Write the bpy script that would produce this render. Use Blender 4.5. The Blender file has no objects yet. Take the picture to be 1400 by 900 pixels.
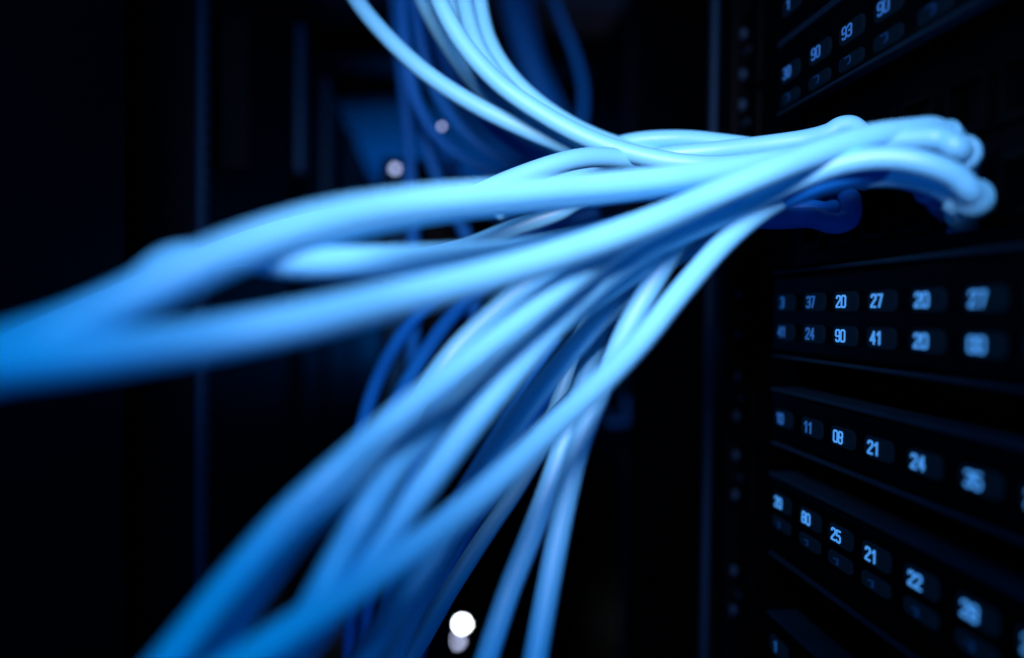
import bpy, math, random
from mathutils import Vector, Matrix
random.seed(7)
sc = bpy.context.scene
COL = sc.collection

# ------------------------------------------------------------------ camera
F = 1100.0                       # focal length in pixels of the 1400 px wide photograph
cam_d = bpy.data.cameras.new('camera'); cam = bpy.data.objects.new('camera', cam_d); COL.objects.link(cam)
cam_d.sensor_width = 36.0; cam_d.lens = 36.0 * F / 1400.0
cam_d.clip_start = 0.005; cam_d.clip_end = 50
yc = Vector((-100 / F, 27 / F, -1)).normalized()          # world +Y (along the rack) in camera axes
zc = Vector((0.010, 1, 0)); zc = (zc - yc * zc.dot(yc)).normalized()
xc = yc.cross(zc)
R = Matrix((xc, yc, zc))                                  # camera -> world
cam.matrix_world = R.to_4x4()
cam_d.dof.use_dof = True; cam_d.dof.focus_distance = 0.240; cam_d.dof.aperture_fstop = 3.3
sc.camera = cam

def ray(px, py): return R @ Vector(((px - 700) / F, -(py - 450) / F, -1.0))
def at(px, py, D): return ray(px, py) * D
def on_x(px, py, X):
    r = ray(px, py); return r * (X / r.x)

# ------------------------------------------------------------------ world, lamps, exposure
w = bpy.data.worlds.new('World'); sc.world = w; w.use_nodes = True
bg = w.node_tree.nodes['Background']; bg.inputs[0].default_value = (0.0, 0.07, 0.55, 1); bg.inputs[1].default_value = 0.012

def aim(o, target):
    o.rotation_euler = (Vector(target) - o.location).to_track_quat('-Z', 'Y').to_euler()
def spot(name, loc, target, power, col, cone, radius, blend=1.0):
    d = bpy.data.lights.new(name, 'SPOT'); d.energy = power; d.color = col
    d.spot_size = math.radians(cone); d.spot_blend = blend; d.shadow_soft_size = radius
    o = bpy.data.objects.new(name, d); COL.objects.link(o); o.location = loc; aim(o, target); return o
def area(name, loc, target, power, col, sx, sy):
    d = bpy.data.lights.new(name, 'AREA'); d.energy = power; d.color = col; d.shape = 'RECTANGLE'; d.size = sx; d.size_y = sy
    o = bpy.data.objects.new(name, d); COL.objects.link(o); o.location = loc; aim(o, target); return o
spot('rack_lamp', (-0.025, -0.020, 0.105), (0.039, 0.228, 0.052), 5.8, (1.0, 0.77, 0.95), 60, 0.035)
spot('blue_fill_light', (-0.02, -0.10, 0.17), (0.015, 0.18, 0.01), 3.0, (0.0, 0.40, 1.0), 90, 0.06)  # unseen fill, added to turn the outer cables deep blue
area('underside_fill_light', (0.02, -0.20, -0.32), (0.02, 0.18, 0.0), 0.6, (0.0, 0.23, 1.0), 0.4, 0.3)  # added unseen light, lifts the cable undersides in blue
area('overhead_fill_light', (0.0, 0.60, 0.75), (0.0, 0.55, 0.0), 0.40, (0.0, 0.26, 1.0), 0.5, 0.9)  # unseen overhead light, added as general background fill
area('far_aisle_lamp', (-0.05, 1.75, 0.02), (-0.05, 1.6, 0.3), 1.05, (0.0, 0.22, 1.0), 0.4, 0.5)
sc.view_settings.view_transform = 'Standard'; sc.view_settings.look = 'None'
sc.view_settings.exposure = 0.0; sc.view_settings.gamma = 1.0; sc.view_settings.use_curve_mapping = False
sc.render.engine = 'CYCLES'; sc.cycles.max_bounces = 5; sc.cycles.sample_clamp_indirect = 6

# ------------------------------------------------------------------ materials
def mat(name, col, rough=0.5, metal=0.0, spec=0.5, var=0.0, vscale=60, bump=0.0, bscale=400, emit=None, estr=0.0, coat=0.0, rvar=0.0):
    m = bpy.data.materials.new(name); m.use_nodes = True
    nt = m.node_tree; b = nt.nodes['Principled BSDF']
    b.inputs['Base Color'].default_value = (*col, 1); b.inputs['Roughness'].default_value = rough
    b.inputs['Metallic'].default_value = metal; b.inputs['Specular IOR Level'].default_value = spec
    b.inputs['Coat Weight'].default_value = coat; b.inputs['Coat Roughness'].default_value = 0.25
    if emit: b.inputs['Emission Color'].default_value = (*emit, 1); b.inputs['Emission Strength'].default_value = estr
    tc = nt.nodes.new('ShaderNodeTexCoord')
    if var or rvar:
        n = nt.nodes.new('ShaderNodeTexNoise'); n.inputs['Scale'].default_value = vscale; n.inputs['Detail'].default_value = 5
        nt.links.new(tc.outputs['Object'], n.inputs['Vector'])
        if var:
            r = nt.nodes.new('ShaderNodeMix'); r.data_type = 'RGBA'
            r.inputs[6].default_value = (*[c * (1 - var) for c in col], 1); r.inputs[7].default_value = (*[min(1, c * (1 + var)) for c in col], 1)
            nt.links.new(n.outputs['Fac'], r.inputs[0]); nt.links.new(r.outputs[2], b.inputs['Base Color'])
        if rvar:
            q = nt.nodes.new('ShaderNodeMapRange'); q.inputs[1].default_value = .3; q.inputs[2].default_value = .7
            q.inputs[3].default_value = max(0.02, rough - rvar); q.inputs[4].default_value = min(1, rough + rvar)
            nt.links.new(n.outputs['Fac'], q.inputs[0]); nt.links.new(q.outputs[0], b.inputs['Roughness'])
    if bump:
        n2 = nt.nodes.new('ShaderNodeTexNoise'); n2.inputs['Scale'].default_value = bscale; n2.inputs['Detail'].default_value = 4
        nt.links.new(tc.outputs['Object'], n2.inputs['Vector'])
        bp = nt.nodes.new('ShaderNodeBump'); bp.inputs['Strength'].default_value = bump; bp.inputs['Distance'].default_value = 0.0004
        nt.links.new(n2.outputs['Fac'], bp.inputs['Height']); nt.links.new(bp.outputs[0], b.inputs['Normal'])
    return m
M = {
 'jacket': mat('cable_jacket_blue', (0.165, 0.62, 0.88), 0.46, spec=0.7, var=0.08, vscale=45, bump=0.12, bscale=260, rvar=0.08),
 'jacket_shaded': mat('cable_jacket_blue_shaded', (0.004, 0.17, 0.58), 0.5, spec=0.15, var=0.1, vscale=45, bump=0.12, bscale=260),  # darker copy of the jacket, shade of the back cables painted in
 'boot': mat('shade_tinted_blue', (0.003, 0.12, 0.42), 0.5, spec=0.15, var=0.1),  # dark tone stands in for shade on the low plug leads
 'black': mat('rack_black_paint', (0.0003, 0.0008, 0.0018), 0.5, spec=0.03, var=0.3, bump=0.3, bscale=900, rvar=0.1),
 'face': mat('panel_black', (0.0002, 0.0005, 0.0011), 0.45, spec=0.03, var=0.3, bump=0.2, bscale=1200, rvar=0.1),
 'lip': mat('panel_edge_grey', (0.002, 0.011, 0.024), 0.5, spec=0.06, var=0.25, vscale=120, bump=0.25, rvar=0.12),
 'steel': mat('screw_steel', (0.02, 0.06, 0.12), 0.5, metal=0.6, var=0.15, vscale=200),
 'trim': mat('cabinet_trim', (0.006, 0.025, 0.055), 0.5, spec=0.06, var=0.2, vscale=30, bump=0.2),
 'reflection': mat('reflection_strip', (0.003, 0.015, 0.04), 0.6, spec=0.02, emit=(0.02, 0.16, 0.5), estr=0.06, var=0.1),  # faint emission stands in for the indicator's reflected light
 'trim_lit': mat('far_trim_lit', (0.05, 0.14, 0.25), 0.5, spec=0.05, var=0.2, vscale=30, bump=0.2),  # lighter copy of the trim, edge reflections put into the colour
 'cab': mat('cabinet_black', (0.0005, 0.0018, 0.0042), 0.55, spec=0.03, var=0.3, vscale=20, bump=0.2),
 'ceil': mat('ceiling_grey', (0.20, 0.24, 0.30), 0.7, var=0.15, vscale=8),
 'wall': mat('wall_dark', (0.002, 0.006, 0.013), 0.7, var=0.2, vscale=6),
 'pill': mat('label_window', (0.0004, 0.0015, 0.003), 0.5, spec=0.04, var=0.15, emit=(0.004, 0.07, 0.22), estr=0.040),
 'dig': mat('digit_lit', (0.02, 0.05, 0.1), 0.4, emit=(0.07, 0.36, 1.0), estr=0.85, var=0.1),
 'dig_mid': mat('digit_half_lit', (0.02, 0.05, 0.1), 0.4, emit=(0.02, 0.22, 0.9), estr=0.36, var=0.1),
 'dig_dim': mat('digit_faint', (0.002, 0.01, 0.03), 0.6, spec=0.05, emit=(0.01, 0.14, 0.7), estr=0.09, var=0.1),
 'led': mat('led_white', (0.8, 0.8, 0.85), 0.4, emit=(0.85, 0.94, 1.0), estr=34.0, var=0.02),
 'led_soft': mat('led_soft', (0.6, 0.6, 0.75), 0.4, emit=(0.60, 0.66, 1.0), estr=7.5, var=0.02),
 'led_dim': mat('led_lavender', (0.6, 0.6, 0.75), 0.4, emit=(0.42, 0.52, 0.92), estr=3.0, var=0.02),
}

for k in ('pill', 'dig', 'dig_mid', 'dig_dim'): M[k].cycles.emission_sampling = 'NONE'
# ------------------------------------------------------------------ mesh helpers
class MB:
    def __init__(s): s.v = []; s.f = []
    def box(s, x0, x1, y0, y1, z0, z1, bev=0.0):
        if bev <= 0:
            b = len(s.v)
            s.v += [(x, y, z) for z in (z0, z1) for y in (y0, y1) for x in (x0, x1)]
            s.f += [tuple(b + i for i in q) for q in ((0, 2, 3, 1), (4, 5, 7, 6), (0, 1, 5, 4), (2, 6, 7, 3), (0, 4, 6, 2), (1, 3, 7, 5))]
        else:                       # octagonal-edged box: three inset shells hulled by hand
            import bmesh
            bm = bmesh.new(); bmesh.ops.create_cube(bm, size=1)
            for v in bm.verts: v.co = Vector(((x0 + x1) / 2 + v.co.x * (x1 - x0), (y0 + y1) / 2 + v.co.y * (y1 - y0), (z0 + z1) / 2 + v.co.z * (z1 - z0)))
            bmesh.ops.bevel(bm, geom=list(bm.edges), offset=bev, segments=2, affect='EDGES', profile=0.5)
            b = len(s.v); bm.verts.index_update()
            s.v += [tuple(v.co) for v in bm.verts]; s.f += [tuple(b + v.index for v in f.verts) for f in bm.faces]; bm.free()
        return s
    def prism(s, pts, n0, n1):      # polygon pts extruded from offset vector n0 to n1
        b = len(s.v); k = len(pts)
        s.v += [tuple(Vector(p) + Vector(n0)) for p in pts] + [tuple(Vector(p) + Vector(n1)) for p in pts]
        s.f += [tuple(range(b + k - 1, b - 1, -1)), tuple(range(b + k, b + 2 * k))]
        s.f += [(b + i, b + (i + 1) % k, b + k + (i + 1) % k, b + k + i) for i in range(k)]
        return s
    def tube(s, pts, rad, sides=18, caps=True):
        n = len(pts); rad = rad if isinstance(rad, list) else [rad] * n
        t = [(pts[min(i + 1, n - 1)] - pts[max(i - 1, 0)]).normalized() for i in range(n)]
        u = t[0].orthogonal().normalized(); b = len(s.v)
        for i in range(n):
            if i: u = (u - t[i] * u.dot(t[i])).normalized()
            v = t[i].cross(u)
            for k in range(sides):
                a = 2 * math.pi * k / sides; s.v.append(tuple(pts[i] + (u * math.cos(a) + v * math.sin(a)) * rad[i]))
        for i in range(n - 1):
            for k in range(sides):
                a = b + i * sides + k; c = b + i * sides + (k + 1) % sides
                s.f.append((a, c, c + sides, a + sides))
        if caps:
            s.f.append(tuple(b + k for k in range(sides - 1, -1, -1))); s.f.append(tuple(b + (n - 1) * sides + k for k in range(sides)))
        return s
    def build(s, name, m, parent=None, smooth=False):
        me = bpy.data.meshes.new(name); me.from_pydata(s.v, [], s.f); me.update()
        if smooth:
            for p in me.polygons: p.use_smooth = len(p.vertices) == 4
        me.materials.append(M[m]); o = bpy.data.objects.new(name, me); COL.objects.link(o)
        if parent: o.parent = parent
        return o
def tag(o, label, cat, group=None):
    o['label'] = label; o['category'] = cat
    if group: o['group'] = group
    return o
def struct(o): o['kind'] = 'structure'; return o
def empty(name, loc=(0, 0, 0)):
    o = bpy.data.objects.new(name, None); COL.objects.link(o); o.location = loc; o.empty_display_size = 0.01; return o
def under(o, root): o.parent = root; o.matrix_parent_inverse = Matrix.Translation(-Vector(root.location)); return o
def spline(P, per=16):
    P = [Vector(p) for p in P]; P = [P[0] * 2 - P[1]] + P + [P[-1] * 2 - P[-2]]; out = []
    for i in range(1, len(P) - 2):
        p0, p1, p2, p3 = P[i - 1:i + 3]
        d0 = max((p1 - p0).length, 1e-6) ** .5; d1 = max((p2 - p1).length, 1e-6) ** .5; d2 = max((p3 - p2).length, 1e-6) ** .5
        m1 = (p2 - p1) + ((p1 - p0) / d0 - (p2 - p0) / (d0 + d1)) * d1
        m2 = (p2 - p1) + ((p3 - p2) / d2 - (p3 - p1) / (d1 + d2)) * d1
        for k in range(per):
            t = k / per; t2 = t * t; t3 = t2 * t
            out.append(p1 * (2 * t3 - 3 * t2 + 1) + m1 * (t3 - 2 * t2 + t) + p2 * (-2 * t3 + 3 * t2) + m2 * (t3 - t2))
    out.append(P[-2]); 
    for _ in range(6):            # relax: cable is stiff
        out = [out[0]] + [(out[i - 1] + out[i] * 2 + out[i + 1]) / 4 for i in range(1, len(out) - 1)] + [out[-1]]
    return out

# ------------------------------------------------------------------ setting: walls, ceiling, cabinets across the aisle
struct(MB().box(-0.9, 1.2, -0.3, 2.6, 0.90, 0.94).build('ceiling_slab', 'wall'))
struct(MB().box(-0.9, 1.2, 0.72, 2.6, 0.30, 0.33).build('ceiling', 'ceil'))
struct(MB().box(-0.9, 1.2, 2.5, 2.56, -1.0, 0.9).build('wall_back', 'wall'))
struct(MB().box(-0.9, 1.2, -0.3, 2.6, -1.05, -1.0).build('floor', 'wall'))

def cabinet(y0, y1, ztop, label, trim_w, dotted=False, handle=None):
    r = empty('server_cabinet', (-0.25, (y0 + y1) / 2, -1.0))
    under(MB().box(-0.5, -0.1005, y0, y1, -1.0, ztop, 0.003).build('body', 'cab'), r)
    under(MB().box(-0.1003, -0.0985, y0 + trim_w + 0.004, y1 - 0.004, -0.95, ztop - 0.012, 0.0006).build('door', 'cab'), r)
    under(MB().box(-0.1004, -0.0962, y0 - 0.001, y0 + trim_w, -1.0 if y0 < 0.5 else 0.095, ztop - 0.003, 0.001).build('edge_trim', 'trim' if y0 < 0.5 else 'trim_lit'), r)  # far rows: lighter copy, cut short where the reflection fades
    if dotted:
        for k in range(44):
            z = -0.10 + k * 0.0065
            p = [Vector((-0.0962, y0 + trim_w * .35 + 0.0014 * math.cos(a), z + 0.0016 * math.sin(a))) for a in [2 * math.pi * i / 8 for i in range(8)]]
            under(MB().prism(p, (0, 0, 0), (0.0008, 0, 0)).build('rivet', 'trim'), r)
    if handle:
        hz0, hz1 = handle
        b = MB(); b.box(-0.0985, -0.085, y0 + trim_w + 0.018, y0 + trim_w + 0.026, hz0, hz1, 0.002)
        under(b.build('door_handle', 'cab'), r)
    tag(r, label, 'cabinet', 'server cabinets across the aisle'); return r
cabinet(0.03, 0.268, 0.55, 'nearest dark server cabinet door filling the far left of the view', 0.004)
cabinet(0.343, 0.545, 0.52, 'black server cabinet with tall dotted blue edge trim, left of the cables', 0.008, True, (0.06, 0.13))
cabinet(0.575, 0.690, 0.20, 'black cabinet with edge trim coloured like a blue reflection, second of the row behind', 0.020)
cabinet(0.705, 0.900, 0.20, 'black cabinet with edge trim coloured like a dim blue reflection, further down the aisle', 0.026)
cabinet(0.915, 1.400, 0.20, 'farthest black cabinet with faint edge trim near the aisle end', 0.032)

# cable trays under the ceiling (dark bars)
for y, wd, lab in ((0.905, 0.075, 'nearer dark cable tray crossing below the dim blue ceiling'), (1.06, 0.05, 'farther dark cable tray crossing below the dim blue ceiling')):
    r = empty('cable_tray', (0.1, y, 0.27))
    for k in (-1, 1): under(MB().box(-0.5, 0.7, y + k * wd / 2 - 0.004, y + k * wd / 2 + 0.004, 0.27, 0.297, 0.001).build('side_rail', 'cab'), r)
    under(MB().box(-0.5, 0.7, y - wd / 2 + 0.0045, y + wd / 2 - 0.0045, 0.268, 0.272).build('tray_floor', 'cab'), r)
    tag(r, lab, 'cable tray', 'cable trays')

# dark equipment column at the end of the aisle, carries the white indicator
r = empty('equipment_column', (0.02, 1.2, -1.0))
under(MB().box(-0.20, 0.10, 1.10, 1.40, -1.0, -0.12, 0.004).build('body', 'cab'), r)
under(MB().box(0.012, 0.022, 1.094, 1.10, -0.9, -0.14, 0.001).build('edge_trim', 'trim'), r)
tag(r, 'low dark equipment column behind the hanging cables, white indicator on it', 'cabinet')
r = empty('equipment_column', (0.30, 0.8, -1.0))
under(MB().box(0.178, 0.5, 0.74, 1.1, -1.0, 0.5, 0.004).build('body', 'cab'), r)
under(MB().box(0.171, 0.178, 0.7335, 0.745, -1.0, 0.5, 0.001).build('edge_trim', 'lip'), r)
tag(r, 'tall black column seen between the hanging cables and the rack rail', 'cabinet')
# thin indicator rail behind upper cables
pr = at(545, 300, 0.53)
r = empty('indicator_rail', (pr.x, pr.y, -0.3))
under(MB().box(pr.x - 0.012, pr.x + 0.040, pr.y + 0.004, pr.y + 0.02, -0.30, 0.100, 0.002).build('rail', 'cab'), r)
under(MB().box(pr.x - 0.006, pr.x + 0.004, pr.y, pr.y + 0.004, -0.28, 0.088, 0.001).build('reflection_strip', 'reflection'), r)
tag(r, 'slim dark rail with a strip standing in for reflected light behind the upper cables', 'rail')

def led(p, rad, m, label, dim=None):
    r = empty('indicator_lamp', p)
    ring = [p + Vector((rad * math.cos(a), 0, rad * math.sin(a))) for a in [2 * math.pi * i / 20 for i in range(20)]]
    b = MB(); prof = [(0.0, rad), (-0.3 * rad, rad * .97), (-0.6 * rad, rad * .8), (-0.85 * rad, rad * .45), (-.92 * rad, rad * .1)]
    b.tube([p + Vector((0, y, 0)) for y, _ in prof], [q for _, q in prof], 16)
    under(b.build('lens', m, smooth=True), r)
    c = MB(); c.tube([p + Vector((0, 0.006, 0)), p + Vector((0, 0.0003, 0))], rad * 1.5, 16); under(c.build('bezel', 'cab'), r)
    if dim:
        q = p + Vector(dim); d = MB(); d.tube([q + Vector((0, y * .8, 0)) for y, _ in prof], [x * 1.0 for _, x in prof], 16)
        under(d.build('second_lens', 'led_soft', smooth=True), r)
    tag(r, label, 'indicator light')
led(at(632, 853, 1.09), 0.0042, 'led', 'brilliant white round indicator light low behind the cables', (-0.0080, 0, -0.0225))
led(at(604, 173, 0.44), 0.0012, 'led_dim', 'small pale lavender indicator glowing behind the upper hanging cables')
led(at(540, 231, 0.53), 0.0022, 'led_dim', 'soft pale indicator dot above the leftward cables, beside the lit ceiling')

# ------------------------------------------------------------------ rack on the right
XF, XB = 0.120, 0.1345          # panel fronts, recessed rack plane
r = empty('equipment_rack', (0.3, 0.2, -1.0))
under(MB().box(XB + 0.012, 0.5, -0.25, 0.345, -1.0, 0.6).build('rack_body', 'black'), r)
under(MB().box(0.1235, 0.1265, 0.361, 0.3665, -1.0, 0.6, 0.0012).build('front_post', 'trim'), r)
under(MB().box(0.1275, 0.5, 0.3455, 0.372, -1.0, 0.6, 0.001).build('side_panel', 'black'), r)
rail = under(MB().box(XB, XB + 0.004, 0.292, 0.345, -1.0, 0.6).build('mounting_rail', 'black'), r)
tag(r, 'black equipment rack on the right with upright front post and mounting rail', 'rack')

# stroke digits: polylines on a 2 x 4 grid with clipped corners
c = 0.45
G = {'0': [[(c,0),(2-c,0),(2,c),(2,4-c),(2-c,4),(c,4),(0,4-c),(0,c),(c,0)]],
 '1': [[(0.3,3.1),(1.3,4),(1.3,0)]],
 '2': [[(0,3.2),(0,4-c),(c,4),(2-c,4),(2,4-c),(2,2.7),(0,0.4),(0,0),(2,0)]],
 '3': [[(0,4-c),(c,4),(2-c,4),(2,4-c),(2,2.4),(1.6,2),(0.8,2)],[(1.6,2),(2,1.6),(2,c),(2-c,0),(c,0),(0,c)]],
 '4': [[(1.5,0),(1.5,4),(0,1.2),(2,1.2)]],
 '5': [[(1.9,4),(0.1,4),(0,2.2),(1.5,2.3),(2,1.8),(2,c),(2-c,0),(c,0),(0,c)]],
 '7': [[(0,4),(2,4),(0.8,0)]],
 '8': [[(c,2.05),(0,2.45),(0,4-c),(c,4),(2-c,4),(2,4-c),(2,2.45),(2-c,2.05),(c,2.05),(0,1.65),(0,c),(c,0),(2-c,0),(2,c),(2,1.65),(2-c,2.05)]],
 '9': [[(0,c),(c,0),(2-c,0),(2,c),(2,4-c),(2-c,4),(c,4),(0,4-c),(0,2.2),(c,1.8),(2,1.8)]],
 '>': [[(0.2,4),(0.9,4)],[(1.5,4),(2.6,4),(3.1,3.5),(3.1,1.0),(2.6,0.5),(1.9,0.2)]],
 '-': [[(0.0,2.6),(0.7,2.6)],[(1.3,3.2),(2.3,3.2),(2.6,2.7),(1.6,1.9),(2.5,1.5),(2.5,0.6),(1.5,0.4)]]}
def digits(txt, y, z, h, x, m, parent, thick=0.66):
    u = h / 4; k_ = 1.3; b = MB(); adv = 2.8 * u * k_; ww = len(txt) * adv - .8 * u * k_
    for i, ch in enumerate(txt):
        for pl in G[ch]:
            P = [(ww / 2 - i * adv - a * u * k_, (q - 2) * u) for a, q in pl]     # reading direction is towards the viewer (-Y)
            for k in range(len(P) - 1):
                (y0, z0), (y1, z1) = P[k], P[k + 1]; L = math.hypot(y1 - y0, z1 - z0)
                ty, tz = (y1 - y0) / L * u * thick / 2, (z1 - z0) / L * u * thick / 2
                a0 = (y0 - ty * .7, z0 - tz * .7); a1 = (y1 + ty * .7, z1 + tz * .7); off = 0.00001 * k
                q = [Vector((x - off, y + a0[0] - tz, z + a0[1] + ty)), Vector((x - off, y + a1[0] - tz, z + a1[1] + ty)), Vector((x - off, y + a1[0] + tz, z + a1[1] - ty)), Vector((x - off, y + a0[0] + tz, z + a0[1] - ty))]
                b.prism(q, (0, 0, 0), (-0.00025, 0, 0))
    return b.build('digits', m, parent)
PW, PH = 0.0142, 0.0059
def pill_mesh():
    pts = []
    for sy, sz, a0 in ((1, 1, 0), (-1, 1, 90), (-1, -1, 180), (1, -1, 270)):
        rr = PH * .36
        for k in range(5):
            a = math.radians(a0 + k * 22.5); pts.append(Vector((0, sy * (PW / 2 - rr) + rr * math.cos(a), sz * (PH / 2 - rr) + rr * math.sin(a))))
    b = MB(); n = len(pts)
    inner = [p * 0.9 for p in pts]
    b.v = [tuple(p) for p in pts] + [tuple(p + Vector((-0.0005, 0, 0))) for p in pts] + [tuple(q + Vector((-0.0009, 0, 0))) for q in inner]
    for a in range(2):
        b.f += [(a * n + i, a * n + (i + 1) % n, (a + 1) * n + (i + 1) % n, (a + 1) * n + i) for i in range(n)]
    b.f.append(tuple(range(2 * n, 3 * n))); return b
YC = [on_x(q, 430, XF).y for q in (1073, 1112, 1154, 1203, 1265, 1342)]; YC += [YC[-1] - 0.0195, YC[-1] - 0.0390]
pm = None
YP = on_x(1056, 430, XF).y; YE = on_x(1017, 430, XB).y
def panel(z0, z1, rows, label, ears=True, name='patch_panel', ends=(YP, 0.02)):
    """rows: list of (z, [texts], materials)"""
    global pm
    r = empty(name, (XB, 0.16, z0))
    y1, y0 = ends
    under(MB().box(XF, XB + 0.010, y0, y1, z0, z1, 0.0016).build('faceplate', 'face'), r)
    under(MB().box(XF - 0.0012, XF + 0.0105, y0, y1 - 0.002, z1 + 0.0003, z1 + 0.0018, 0.0006).build('top_edge', 'lip'), r)
    under(MB().box(XF - 0.0009, XF + 0.004, y0, y1 - 0.002, z0 - 0.0015, z0 - 0.0003, 0.0005).build('bottom_edge', 'lip'), r)
    zc_ = (z0 + z1) / 2
    if ears:
        e = under(MB().box(XB - 0.0022, XB - 0.0002, YE - 0.017, YE + 0.019, z0, z1, 0.0006).build('ear', 'black'), r)
        for dz in (-0.0088, 0.0088):
            s = Vector((XB - 0.0022, YE, zc_ + dz)); b = MB()
            b.tube([s, s + Vector((-0.0010, 0, 0)), s + Vector((-0.0018, 0, 0))], [0.0026, 0.0026, 0.0018], 12)
            under(b.build('screw', 'steel', smooth=False), r)
        s = MB().box(XB - 0.0032, XB - 0.0022, YE - 0.008, YE + 0.006, zc_ - 0.0016, zc_ + 0.0016, 0.0004); under(s.build('latch_slot', 'lip'), r)
    for z, texts, ms in rows:
        for i, t in enumerate(texts):
            if t is None: continue
            if pm is None: o = pill_mesh().build('label_window', 'pill'); pm = o.data
            else: o = bpy.data.objects.new('label_window', pm); COL.objects.link(o)
            o.location = (XF, YC[i] - 0.0015, z); under(o, r)
            if ms == D_: o.scale.z = 0.72
            if t:
                g = digits(t, 0.0015, 0, 0.0033, -0.00092, ms[i] if isinstance(ms, list) else ms, None)
                g.parent = o
    tag(r, label, 'patch panel', 'numbered panels of the rack'); return r
def zp(py, d): return on_x(600 + d, py, XF).z
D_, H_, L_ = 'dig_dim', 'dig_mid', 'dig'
panel(zp(64, 457), zp(-60, 457), [(zp(-18, 473) + 0.0, ['', '', '', '', '', '', '', ''], D_), (zp(14, 473), ['1', '', '', '', '', '', '', ''], H_)],
      'topmost panel of the rack, only a faint 1 showing at the upper edge')
panel(zp(159, 457), zp(76, 457), [(zp(104, 473), ['30', '90', '93', '90', '80', '20', '', ''], H_), (zp(138, 473), ['>', '>', '>', '>', '>', '>', '>', '>'], D_)],
      'steeply receding panel with blue numbers 90, 93, 90 above the cable plugs')
panel(zp(483, 457), zp(378, 457), [(zp(414, 473), ['3', '37', '20', '27', '20', '27', '20', '11'], [H_, H_, L_, L_, L_, L_, L_, L_]), (zp(454, 473), ['41', '24', '90', '41', '20', '00', '31', '20'], [H_, H_, L_, L_, L_, L_, L_, L_])],
      'panel with two lit rows of numbers, 20 27 over 90 41, just below the plugs')
panel(zp(602, 457), zp(536, 457), [(zp(573, 473), ['10', '11', '08', '21', '24', '35', '20', '11'], [H_, H_, L_, L_, L_, L_, L_, L_])],
      'panel with a single lit row reading 11 08 21 24 35')
panel(zp(755, 457), zp(652, 457), [(zp(690, 473), ['20', '80', '25', '21', '22', '28', '20', '11'], L_), (zp(720, 473), ['-', '-', '-', '-', '-', '-', '-', '-'], D_)],
      'lower panel with lit row 80 25 21 22 28 and a faint row beneath')
panel(zp(960, 457), zp(845, 457), [(zp(893, 473), ['1', '20', '11', '24', '', '', '', ''], H_)],
      'lowest panel, its edge just entering the bottom right corner')
# recessed socket panel that takes the cable plugs
r = empty('socket_panel', (XB, 0.16, zp(365, 457)))
under(MB().box(XB - 0.003, XB + 0.010, 0.02, 0.2895, zp(365, 457), zp(163, 457), 0.001).build('faceplate', 'face'), r)
for i in range(9):
    for z in (0.030, 0.052):
        y = 0.27 - i * 0.0203
        b = MB(); x0, x1 = XB - 0.006, XB - 0.0031
        b.box(x0, x1, y - 0.008, y + 0.008, z + 0.0055, z + 0.0075).box(x0, x1, y - 0.008, y + 0.008, z - 0.0075, z - 0.0055)
        b.box(x0, x1, y - 0.008, y - 0.006, z - 0.0054, z + 0.0054).box(x0, x1, y + 0.006, y + 0.008, z - 0.0054, z + 0.0054)
        under(b.build('socket', 'face'), r)
tag(r, 'dark recessed socket panel behind the cable plugs', 'socket panel')

# ------------------------------------------------------------------ cables
RAD = 0.0030
def cable(pts, label, group, rad=RAD, boot=None, boot_r=0.0046, m='jacket'):
    if boot and not isinstance(pts[0], Vector): pts = pts[::-1]
    k = 1.0
    if group == GL: rad = 0.0032; k = 1.08
    if group == GD: rad = 0.0028
    P = spline([at(p[0], p[1], p[2] * (k if p[2] < 0.17 else 1 + (k - 1) * max(0, (0.23 - p[2]) / 0.06))) if len(p) == 3 and not isinstance(p, Vector) else p for p in pts])
    o = MB().tube(P, rad, 18).build('network_cable', m, smooth=True)
    o['label'] = label; o['category'] = 'cable'; o['group'] = group
    if boot:
        # moulded strain relief with grip rings, rounded where it meets the plug
        path = P[:30]; L = [0.0]
        for a, b_ in zip(path, path[1:]): L.append(L[-1] + (b_ - a).length)
        keep = [k for k in range(30) if L[k] < 0.017]; rr = []
        for k in keep:
            u = L[k] / 0.017; v = min(1.0, (L[k] + 0.0004) / 0.004)
            base = boot_r * math.sqrt(1 - (1 - v) ** 2) * (1 - 0.08 * u)
            rr.append(max(rad * 0.5, base * (0.90 if 0.40 < u < 0.50 or 0.66 < u < 0.74 else 1.0)) if u < 0.9 else rad * 1.04)
        MB().tube([path[k] for k in keep], rr, 18).build('plug_boot', m, o, smooth=True)
        t = (P[1] - P[0]).normalized(); q = P[0]
        MB().box(q.x - 0.001, q.x + 0.009, q.y - 0.0058, q.y + 0.0058, q.z - 0.004, q.z + 0.004, 0.0006).build('plug', 'boot', o)
    return o
GR, GL, GU, GD, GB = 'cables plugged into the rack', 'cables running towards the left', 'cables coming from above', 'cables falling towards the lower left', 'dim cables hanging behind'
def plug(px, py, X=XB - 0.003):  # socket mouth on the panel
    return on_x(px, py, X)

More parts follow.
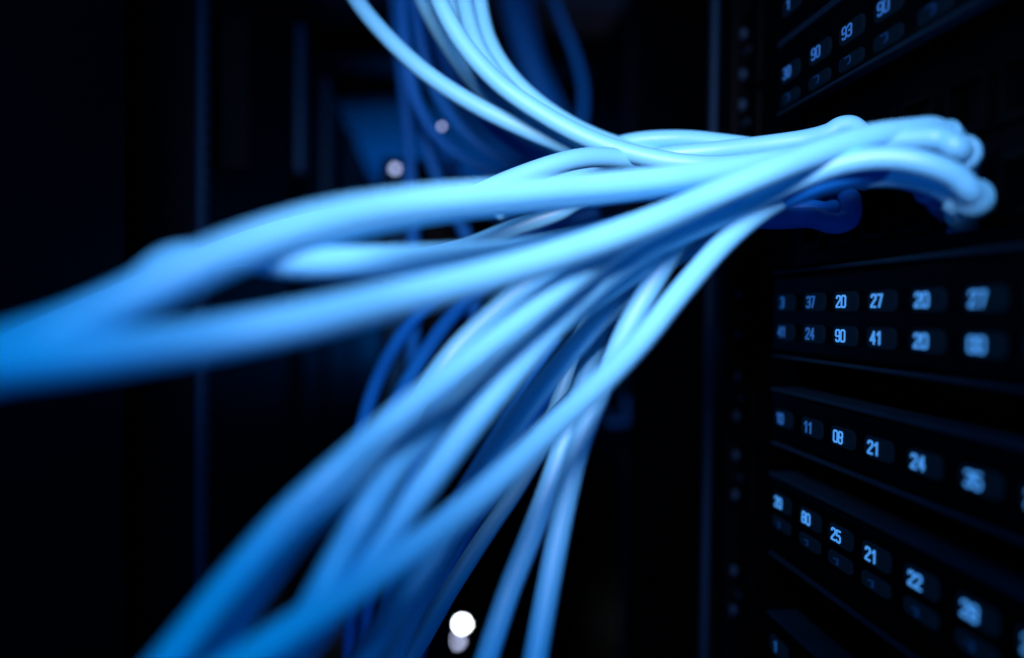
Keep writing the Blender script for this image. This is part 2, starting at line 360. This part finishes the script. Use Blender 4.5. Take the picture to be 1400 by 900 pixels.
# -- running left
cable([plug(1298,210), (1292,188,.186), (1276,178,.184), (1244,180,.182), (1192,187,.180), (1132,205,.178), (1060,232,.175), (960,274,.171), (900,300,.166), (800,337,.157), (680,374,.143), (560,404,.130), (440,433,.118), (300,461,.111), (150,482,.102), (0,498,.095), (-160,512,.088)],
      'thick pale blue cable crossing in front, lower edge of the leftward pair', GL, boot=True)
cable([plug(1286,218), (1268,200,.204), (1210,200,.200), (1120,212,.195), (1030,226,.189), (940,241,.180), (830,254,.168), (700,266,.152), (560,281,.135), (430,307,.120), (310,348,.113), (180,410,.107), (60,470,.101), (-80,535,.096)],
      'thick cable arching along the top of the leftward bundle', GL, boot=True)
cable([(1080,236,.205), (1000,262,.200), (940,283,.196), (860,310,.190), (780,331,.182), (700,345,.174), (620,352,.163), (510,358,.150), (400,358,.142), (320,347,.138), (240,370,.132), (150,414,.124), (50,458,.115), (-80,512,.106)],
      'middle cable of the leftward bundle, lying between the two thick ones', GL)
cable([(1000,242,.205), (880,258,.195), (760,270,.184), (650,281,.170), (560,292,.158), (470,309,.148), (380,330,.138), (300,354,.132), (238,360,.127), (190,396,.122), (130,429,.117), (20,470,.108), (-100,515,.10)],
      'cable hugging the underside of the top leftward one, making a small hump', GL)
cable([(900,250,.26), (850,246,.262), (800,268,.268), (765,290,.272), (700,313,.272), (630,340,.268), (560,356,.260), (480,360,.250), (400,358,.238), (330,350,.225), (240,374,.21), (150,416,.19), (0,480,.17)],
      'slender cable showing briefly as a short pale stub between the leftward bundle', GR)
cable([(1080,232,.275), (1000,229,.270), (920,224,.264), (862,218,.256), (815,215,.250), (770,222,.244), (700,246,.238), (630,276,.232), (560,290,.224), (480,296,.212), (400,312,.20), (300,345,.186), (150,410,.168), (0,475,.15)],
      'pale cable arching out from below the upper cables towards the left', GL)
# -- coming from above
cable([(455,-60,.30), (487,0,.292), (530,52,.287), (585,102,.283), (650,144,.280), (720,178,.277), (790,205,.272), (860,228,.266), (940,240,.258), (1020,240,.250), (1090,236,.243), (1150,240,.236), plug(1190,250)],
      'leftmost pale cable sweeping down from the top edge in one long curve', GU)
cable([(575,-70,.275), (600,0,.270), (632,58,.267), (680,112,.264), (740,155,.261), (810,192,.257), (880,214,.252), (960,226,.246), (1040,224,.240), (1110,214,.232), (1170,206,.224), (1220,214,.216), plug(1262,236)],
      'foremost cable of the upper sheaf, curving down to the right', GU, boot=False)
cable([(625,-70,.290), (634,0,.286), (655,68,.282), (695,122,.278), (750,168,.274), (820,205,.268), (900,228,.262), (990,236,.254), (1080,226,.246), (1150,214,.238), plug(1200,222)],
      'upper cable tucked right behind the foremost one of the sheaf', GU)
cable([(648,-70,.300), (655,0,.296), (668,55,.292), (696,102,.288), (745,148,.284), (815,188,.278), (900,212,.272), (990,214,.264), (1070,204,.256), (1130,196,.248), (1165,180,.240), (1180,200,.236), plug(1190,236)],
      'rightmost pale cable of the upper sheaf, straight down from the top edge', GU)
cable([(598,-70,.310), (618,0,.304), (640,56,.300), (680,118,.296), (738,166,.290), (810,208,.284), (890,232,.276), (980,240,.266), (1070,236,.256), (1130,232,.246), plug(1180,246)],
      'upper cable seen in the slit between two paler ones', GU)
cable([(555,-70,.320), (578,0,.314), (606,52,.310), (648,112,.306), (706,166,.300), (780,210,.294), (860,232,.284), (960,246,.274), (1060,246,.262), plug(1150,262)],
      'mid blue cable left of the upper sheaf, partly in its shade', GU)
# -- top of bundle arcs
cable([(680,292,.295), (745,256,.288), (810,213,.281), (860,195,.276), (930,190,.270), (1000,197,.262), (1060,204,.254), (1120,200,.246), (1170,206,.238), plug(1215,236)],
      'pale cable forming the topmost low arch of the bundle', GR)
cable([(690,280,.285), (750,258,.277), (820,232,.269), (900,214,.264), (980,206,.258), (1050,198,.250), (1105,190,.244), (1134,182,.240), (1150,173,.238), (1166,173,.236), (1180,188,.234), plug(1190,226)],
      'cable ending in a small loop above the bundle near the numbers', GR, boot=True, boot_r=.0040)
cable([(880,330,.196), (940,300,.198), (1000,268,.199), (1060,236,.198), (1120,212,.196), (1180,196,.194), (1240,190,.192), (1284,190,.190), (1308,202,.187), plug(1318,222)],
      'cable running along the top right to the upper plug', GR, boot=True)
# -- lower right plug
cable([plug(1332,284), (1328,264,.184), (1306,241,.183), (1262,223,.184), (1210,216,.187), (1150,224,.191), (1080,250,.196), (1010,284,.198), (940,316,.196), (873,347,.191), (800,403,.183), (747,458,.176), (693,521,.169), (640,586,.163), (593,648,.157), (547,708,.151), (507,762,.146), (470,812,.141), (420,875,.136), (350,960,.130)],
      'long bright cable down the middle of the lower fan, from the lower plug', GD, boot=True)
cable([plug(1300,284), (1282,262,.200), (1250,246,.198), (1200,236,.196), (1130,246,.196), (1070,272,.202), (1000,306,.212), (920,350,.222), (850,410,.23)], 'short shade-coloured plug lead hidden under the lower plug cable', GR, boot=True, m='boot')
cable([plug(1318,296), (1316,276,.192), (1290,258,.193), (1240,242,.195), (1160,244,.198), (1080,268,.202), (1000,306,.206), (920,352,.208), (840,418,.206), (773,490,.202), (715,560,.197), (675,620,.192), (640,676,.186), (600,740,.179), (555,810,.172), (510,880,.165), (450,970,.158)],
      'shaded blue cable close along the underside of the long middle one', GD, boot=True)
# -- falling to lower left
cable([(1010,256,.196), (930,294,.193), (870,324,.188), (827,350,.181), (773,391,.172), (707,443,.164), (640,495,.157), (573,548,.150), (520,592,.145), (467,640,.139), (398,704,.135), (346,762,.132), (294,824,.129), (240,892,.125), (150,1000,.119)],
      'outermost bright falling cable, left edge of the lower fan', GD)
cable([(900,350,.200), (830,396,.196), (760,446,.190), (680,512,.180), (600,580,.169), (520,643,.160), (428,712,.151), (361,794,.145), (300,880,.140), (266,930,.136), (205,1020,.130)],
      'mid blue falling cable pressed along the underside of the outermost one', GD)
cable([(880,322,.206), (810,342,.204), (765,360,.202), (722,389,.200), (665,437,.197), (618,485,.194), (575,545,.192), (535,610,.190), (490,690,.188)],
      'short pale stretch of cable just above the outermost falling one', GD)
cable([(860,360,.204), (790,410,.199), (730,462,.192), (680,510,.184), (630,552,.174), (590,588,.164), (562,612,.157), (538,640,.151), (518,672,.147), (498,706,.144), (470,754,.142), (444,804,.139), (420,850,.136), (392,905,.132), (345,990,.126)],
      'falling cable with a bright highlight, beside the slender black gap', GD)
cable([(1190,226,.204), (1140,238,.204), (1092,260,.203), (1045,286,.201), (992,330,.197), (930,400,.191), (875,468,.185), (818,527,.178), (758,583,.170), (700,640,.161), (640,693,.153), (580,740,.145), (512,788,.138), (455,826,.132), (400,862,.127), (347,897,.123), (240,965,.115)],
      'bright cable crossing over the others to the bottom, right of the fan', GD)
cable([(1080,254,.222), (1022,270,.214), (982,290,.208), (953,308,.204), (925,336,.201), (891,390,.199), (862,441,.199), (839,492,.200), (815,550,.200), (792,610,.199), (776,673,.197), (762,740,.194), (748,813,.190), (734,890,.185), (715,1000,.178)],
      'rightmost falling cable, hanging almost straight to the bottom edge', GD)
cable([(950,290,.236), (890,330,.232), (858,365,.228), (840,402,.224), (822,447,.219), (804,500,.214), (787,558,.209), (768,615,.205), (746,680,.201), (721,745,.197), (697,805,.194), (672,880,.190), (640,980,.186)],
      'mid blue cable hanging just left of the rightmost falling one', GD)
cable([(810,420,.285), (780,500,.280), (745,600,.272), (707,668,.264), (677,712,.258), (645,760,.251), (612,812,.245), (580,868,.239), (556,905,.235), (505,990,.226)],
      'deep blue cable running down to the white light at the bottom', GD)
cable([(850,480,.232), (790,540,.229), (730,600,.224), (680,650,.218), (630,720,.211), (590,790,.204), (555,860,.197), (520,950,.19)],
      'shaded cable behind the crossing one in the lower middle', GD)
# -- dim, behind; their shade is in the jacket colour
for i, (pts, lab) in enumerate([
 ([(820,290,.33), (720,320,.335), (640,362,.34), (580,420,.345), (530,490,.35), (502,560,.355), (488,640,.36), (480,740,.365), (478,950,.37)], 'outermost shade-coloured cable drooping behind the lower fan'),
 ([(860,300,.32), (760,330,.325), (680,372,.33), (620,430,.335), (570,500,.34), (535,570,.345), (515,650,.35), (505,760,.355), (500,950,.36)], 'shade-coloured cable drooping just inside the outermost one'),
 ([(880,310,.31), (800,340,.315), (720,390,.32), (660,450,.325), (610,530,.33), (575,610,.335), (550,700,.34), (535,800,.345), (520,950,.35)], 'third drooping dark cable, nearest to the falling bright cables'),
 ([(880,380,.33), (800,470,.335), (720,580,.34), (660,690,.345), (600,800,.35), (560,930,.355)], 'shade-coloured cable deep between the falling ones, bottom centre'),
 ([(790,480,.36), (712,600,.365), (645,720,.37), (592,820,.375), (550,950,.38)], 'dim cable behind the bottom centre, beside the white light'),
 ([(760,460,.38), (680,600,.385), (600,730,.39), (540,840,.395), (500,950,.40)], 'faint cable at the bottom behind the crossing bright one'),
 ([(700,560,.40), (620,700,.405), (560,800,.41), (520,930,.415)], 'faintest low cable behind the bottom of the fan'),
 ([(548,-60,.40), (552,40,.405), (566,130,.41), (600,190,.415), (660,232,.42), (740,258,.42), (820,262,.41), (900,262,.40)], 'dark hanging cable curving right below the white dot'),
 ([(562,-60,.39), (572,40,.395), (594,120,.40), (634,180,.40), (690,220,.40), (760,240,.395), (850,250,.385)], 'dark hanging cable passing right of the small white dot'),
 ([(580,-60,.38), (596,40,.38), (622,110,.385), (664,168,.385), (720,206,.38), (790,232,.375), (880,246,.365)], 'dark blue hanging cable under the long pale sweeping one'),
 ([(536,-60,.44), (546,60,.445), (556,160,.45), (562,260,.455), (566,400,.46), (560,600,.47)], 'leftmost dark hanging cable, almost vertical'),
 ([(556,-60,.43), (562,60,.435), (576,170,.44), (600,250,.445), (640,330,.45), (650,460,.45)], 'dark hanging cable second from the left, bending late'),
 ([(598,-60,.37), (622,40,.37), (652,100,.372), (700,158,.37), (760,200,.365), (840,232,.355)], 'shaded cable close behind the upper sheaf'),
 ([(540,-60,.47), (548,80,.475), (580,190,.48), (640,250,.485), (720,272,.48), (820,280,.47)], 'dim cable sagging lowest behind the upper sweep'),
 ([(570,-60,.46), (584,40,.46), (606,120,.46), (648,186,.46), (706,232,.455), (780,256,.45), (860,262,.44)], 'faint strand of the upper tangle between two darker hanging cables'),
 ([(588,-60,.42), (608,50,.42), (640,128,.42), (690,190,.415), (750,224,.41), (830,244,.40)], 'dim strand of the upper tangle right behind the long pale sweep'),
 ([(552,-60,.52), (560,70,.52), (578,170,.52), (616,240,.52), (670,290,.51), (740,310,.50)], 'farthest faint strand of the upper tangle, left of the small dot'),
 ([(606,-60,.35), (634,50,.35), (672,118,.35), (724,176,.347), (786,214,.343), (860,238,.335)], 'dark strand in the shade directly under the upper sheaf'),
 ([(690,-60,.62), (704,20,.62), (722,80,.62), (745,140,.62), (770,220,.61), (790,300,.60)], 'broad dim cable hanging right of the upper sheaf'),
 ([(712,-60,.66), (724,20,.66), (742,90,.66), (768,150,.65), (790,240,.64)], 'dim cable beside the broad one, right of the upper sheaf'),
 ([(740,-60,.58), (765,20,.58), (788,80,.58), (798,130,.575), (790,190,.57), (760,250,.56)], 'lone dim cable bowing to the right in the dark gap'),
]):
    cable(pts, lab, GB, rad=(0.010 if 'broad dim' in lab else RAD * 1.05), m='jacket_shaded')
# small plug cluster below the bundle, its shade put into the lead colour
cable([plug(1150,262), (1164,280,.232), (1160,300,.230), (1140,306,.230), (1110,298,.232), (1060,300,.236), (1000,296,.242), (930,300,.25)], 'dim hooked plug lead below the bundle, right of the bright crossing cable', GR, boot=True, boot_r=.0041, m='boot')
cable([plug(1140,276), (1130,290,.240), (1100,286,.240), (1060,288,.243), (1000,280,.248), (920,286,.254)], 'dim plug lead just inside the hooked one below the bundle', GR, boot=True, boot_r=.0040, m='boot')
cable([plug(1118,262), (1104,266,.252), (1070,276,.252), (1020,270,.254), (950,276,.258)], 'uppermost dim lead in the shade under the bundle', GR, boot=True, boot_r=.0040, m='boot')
# wire clip on the dark column
p = at(845, 563, 0.62)
r = empty('wire_clip', p)
b = MB(); s = 0.008
b.box(p.x - s, p.x + s, p.y, p.y + 0.006, p.z - s * 1.3, p.z - s * .9, 0.0005).box(p.x + s * .6, p.x + s, p.y, p.y + 0.006, p.z - s * .9, p.z + s * 1.3, 0.0005).box(p.x - s, p.x - s * .7, p.y, p.y + 0.006, p.z - s * .9, p.z, 0.0005)
under(b.build('bracket', 'boot'), r)
under(MB().box(p.x - s, p.x + s * 2.2, p.y + 0.007, p.y + 0.12, p.z - s * .4, p.z + s * .4, .0005).build('arm', 'cab'), r)
tag(r, 'small dim blue bracket beside the falling cables', 'clip')
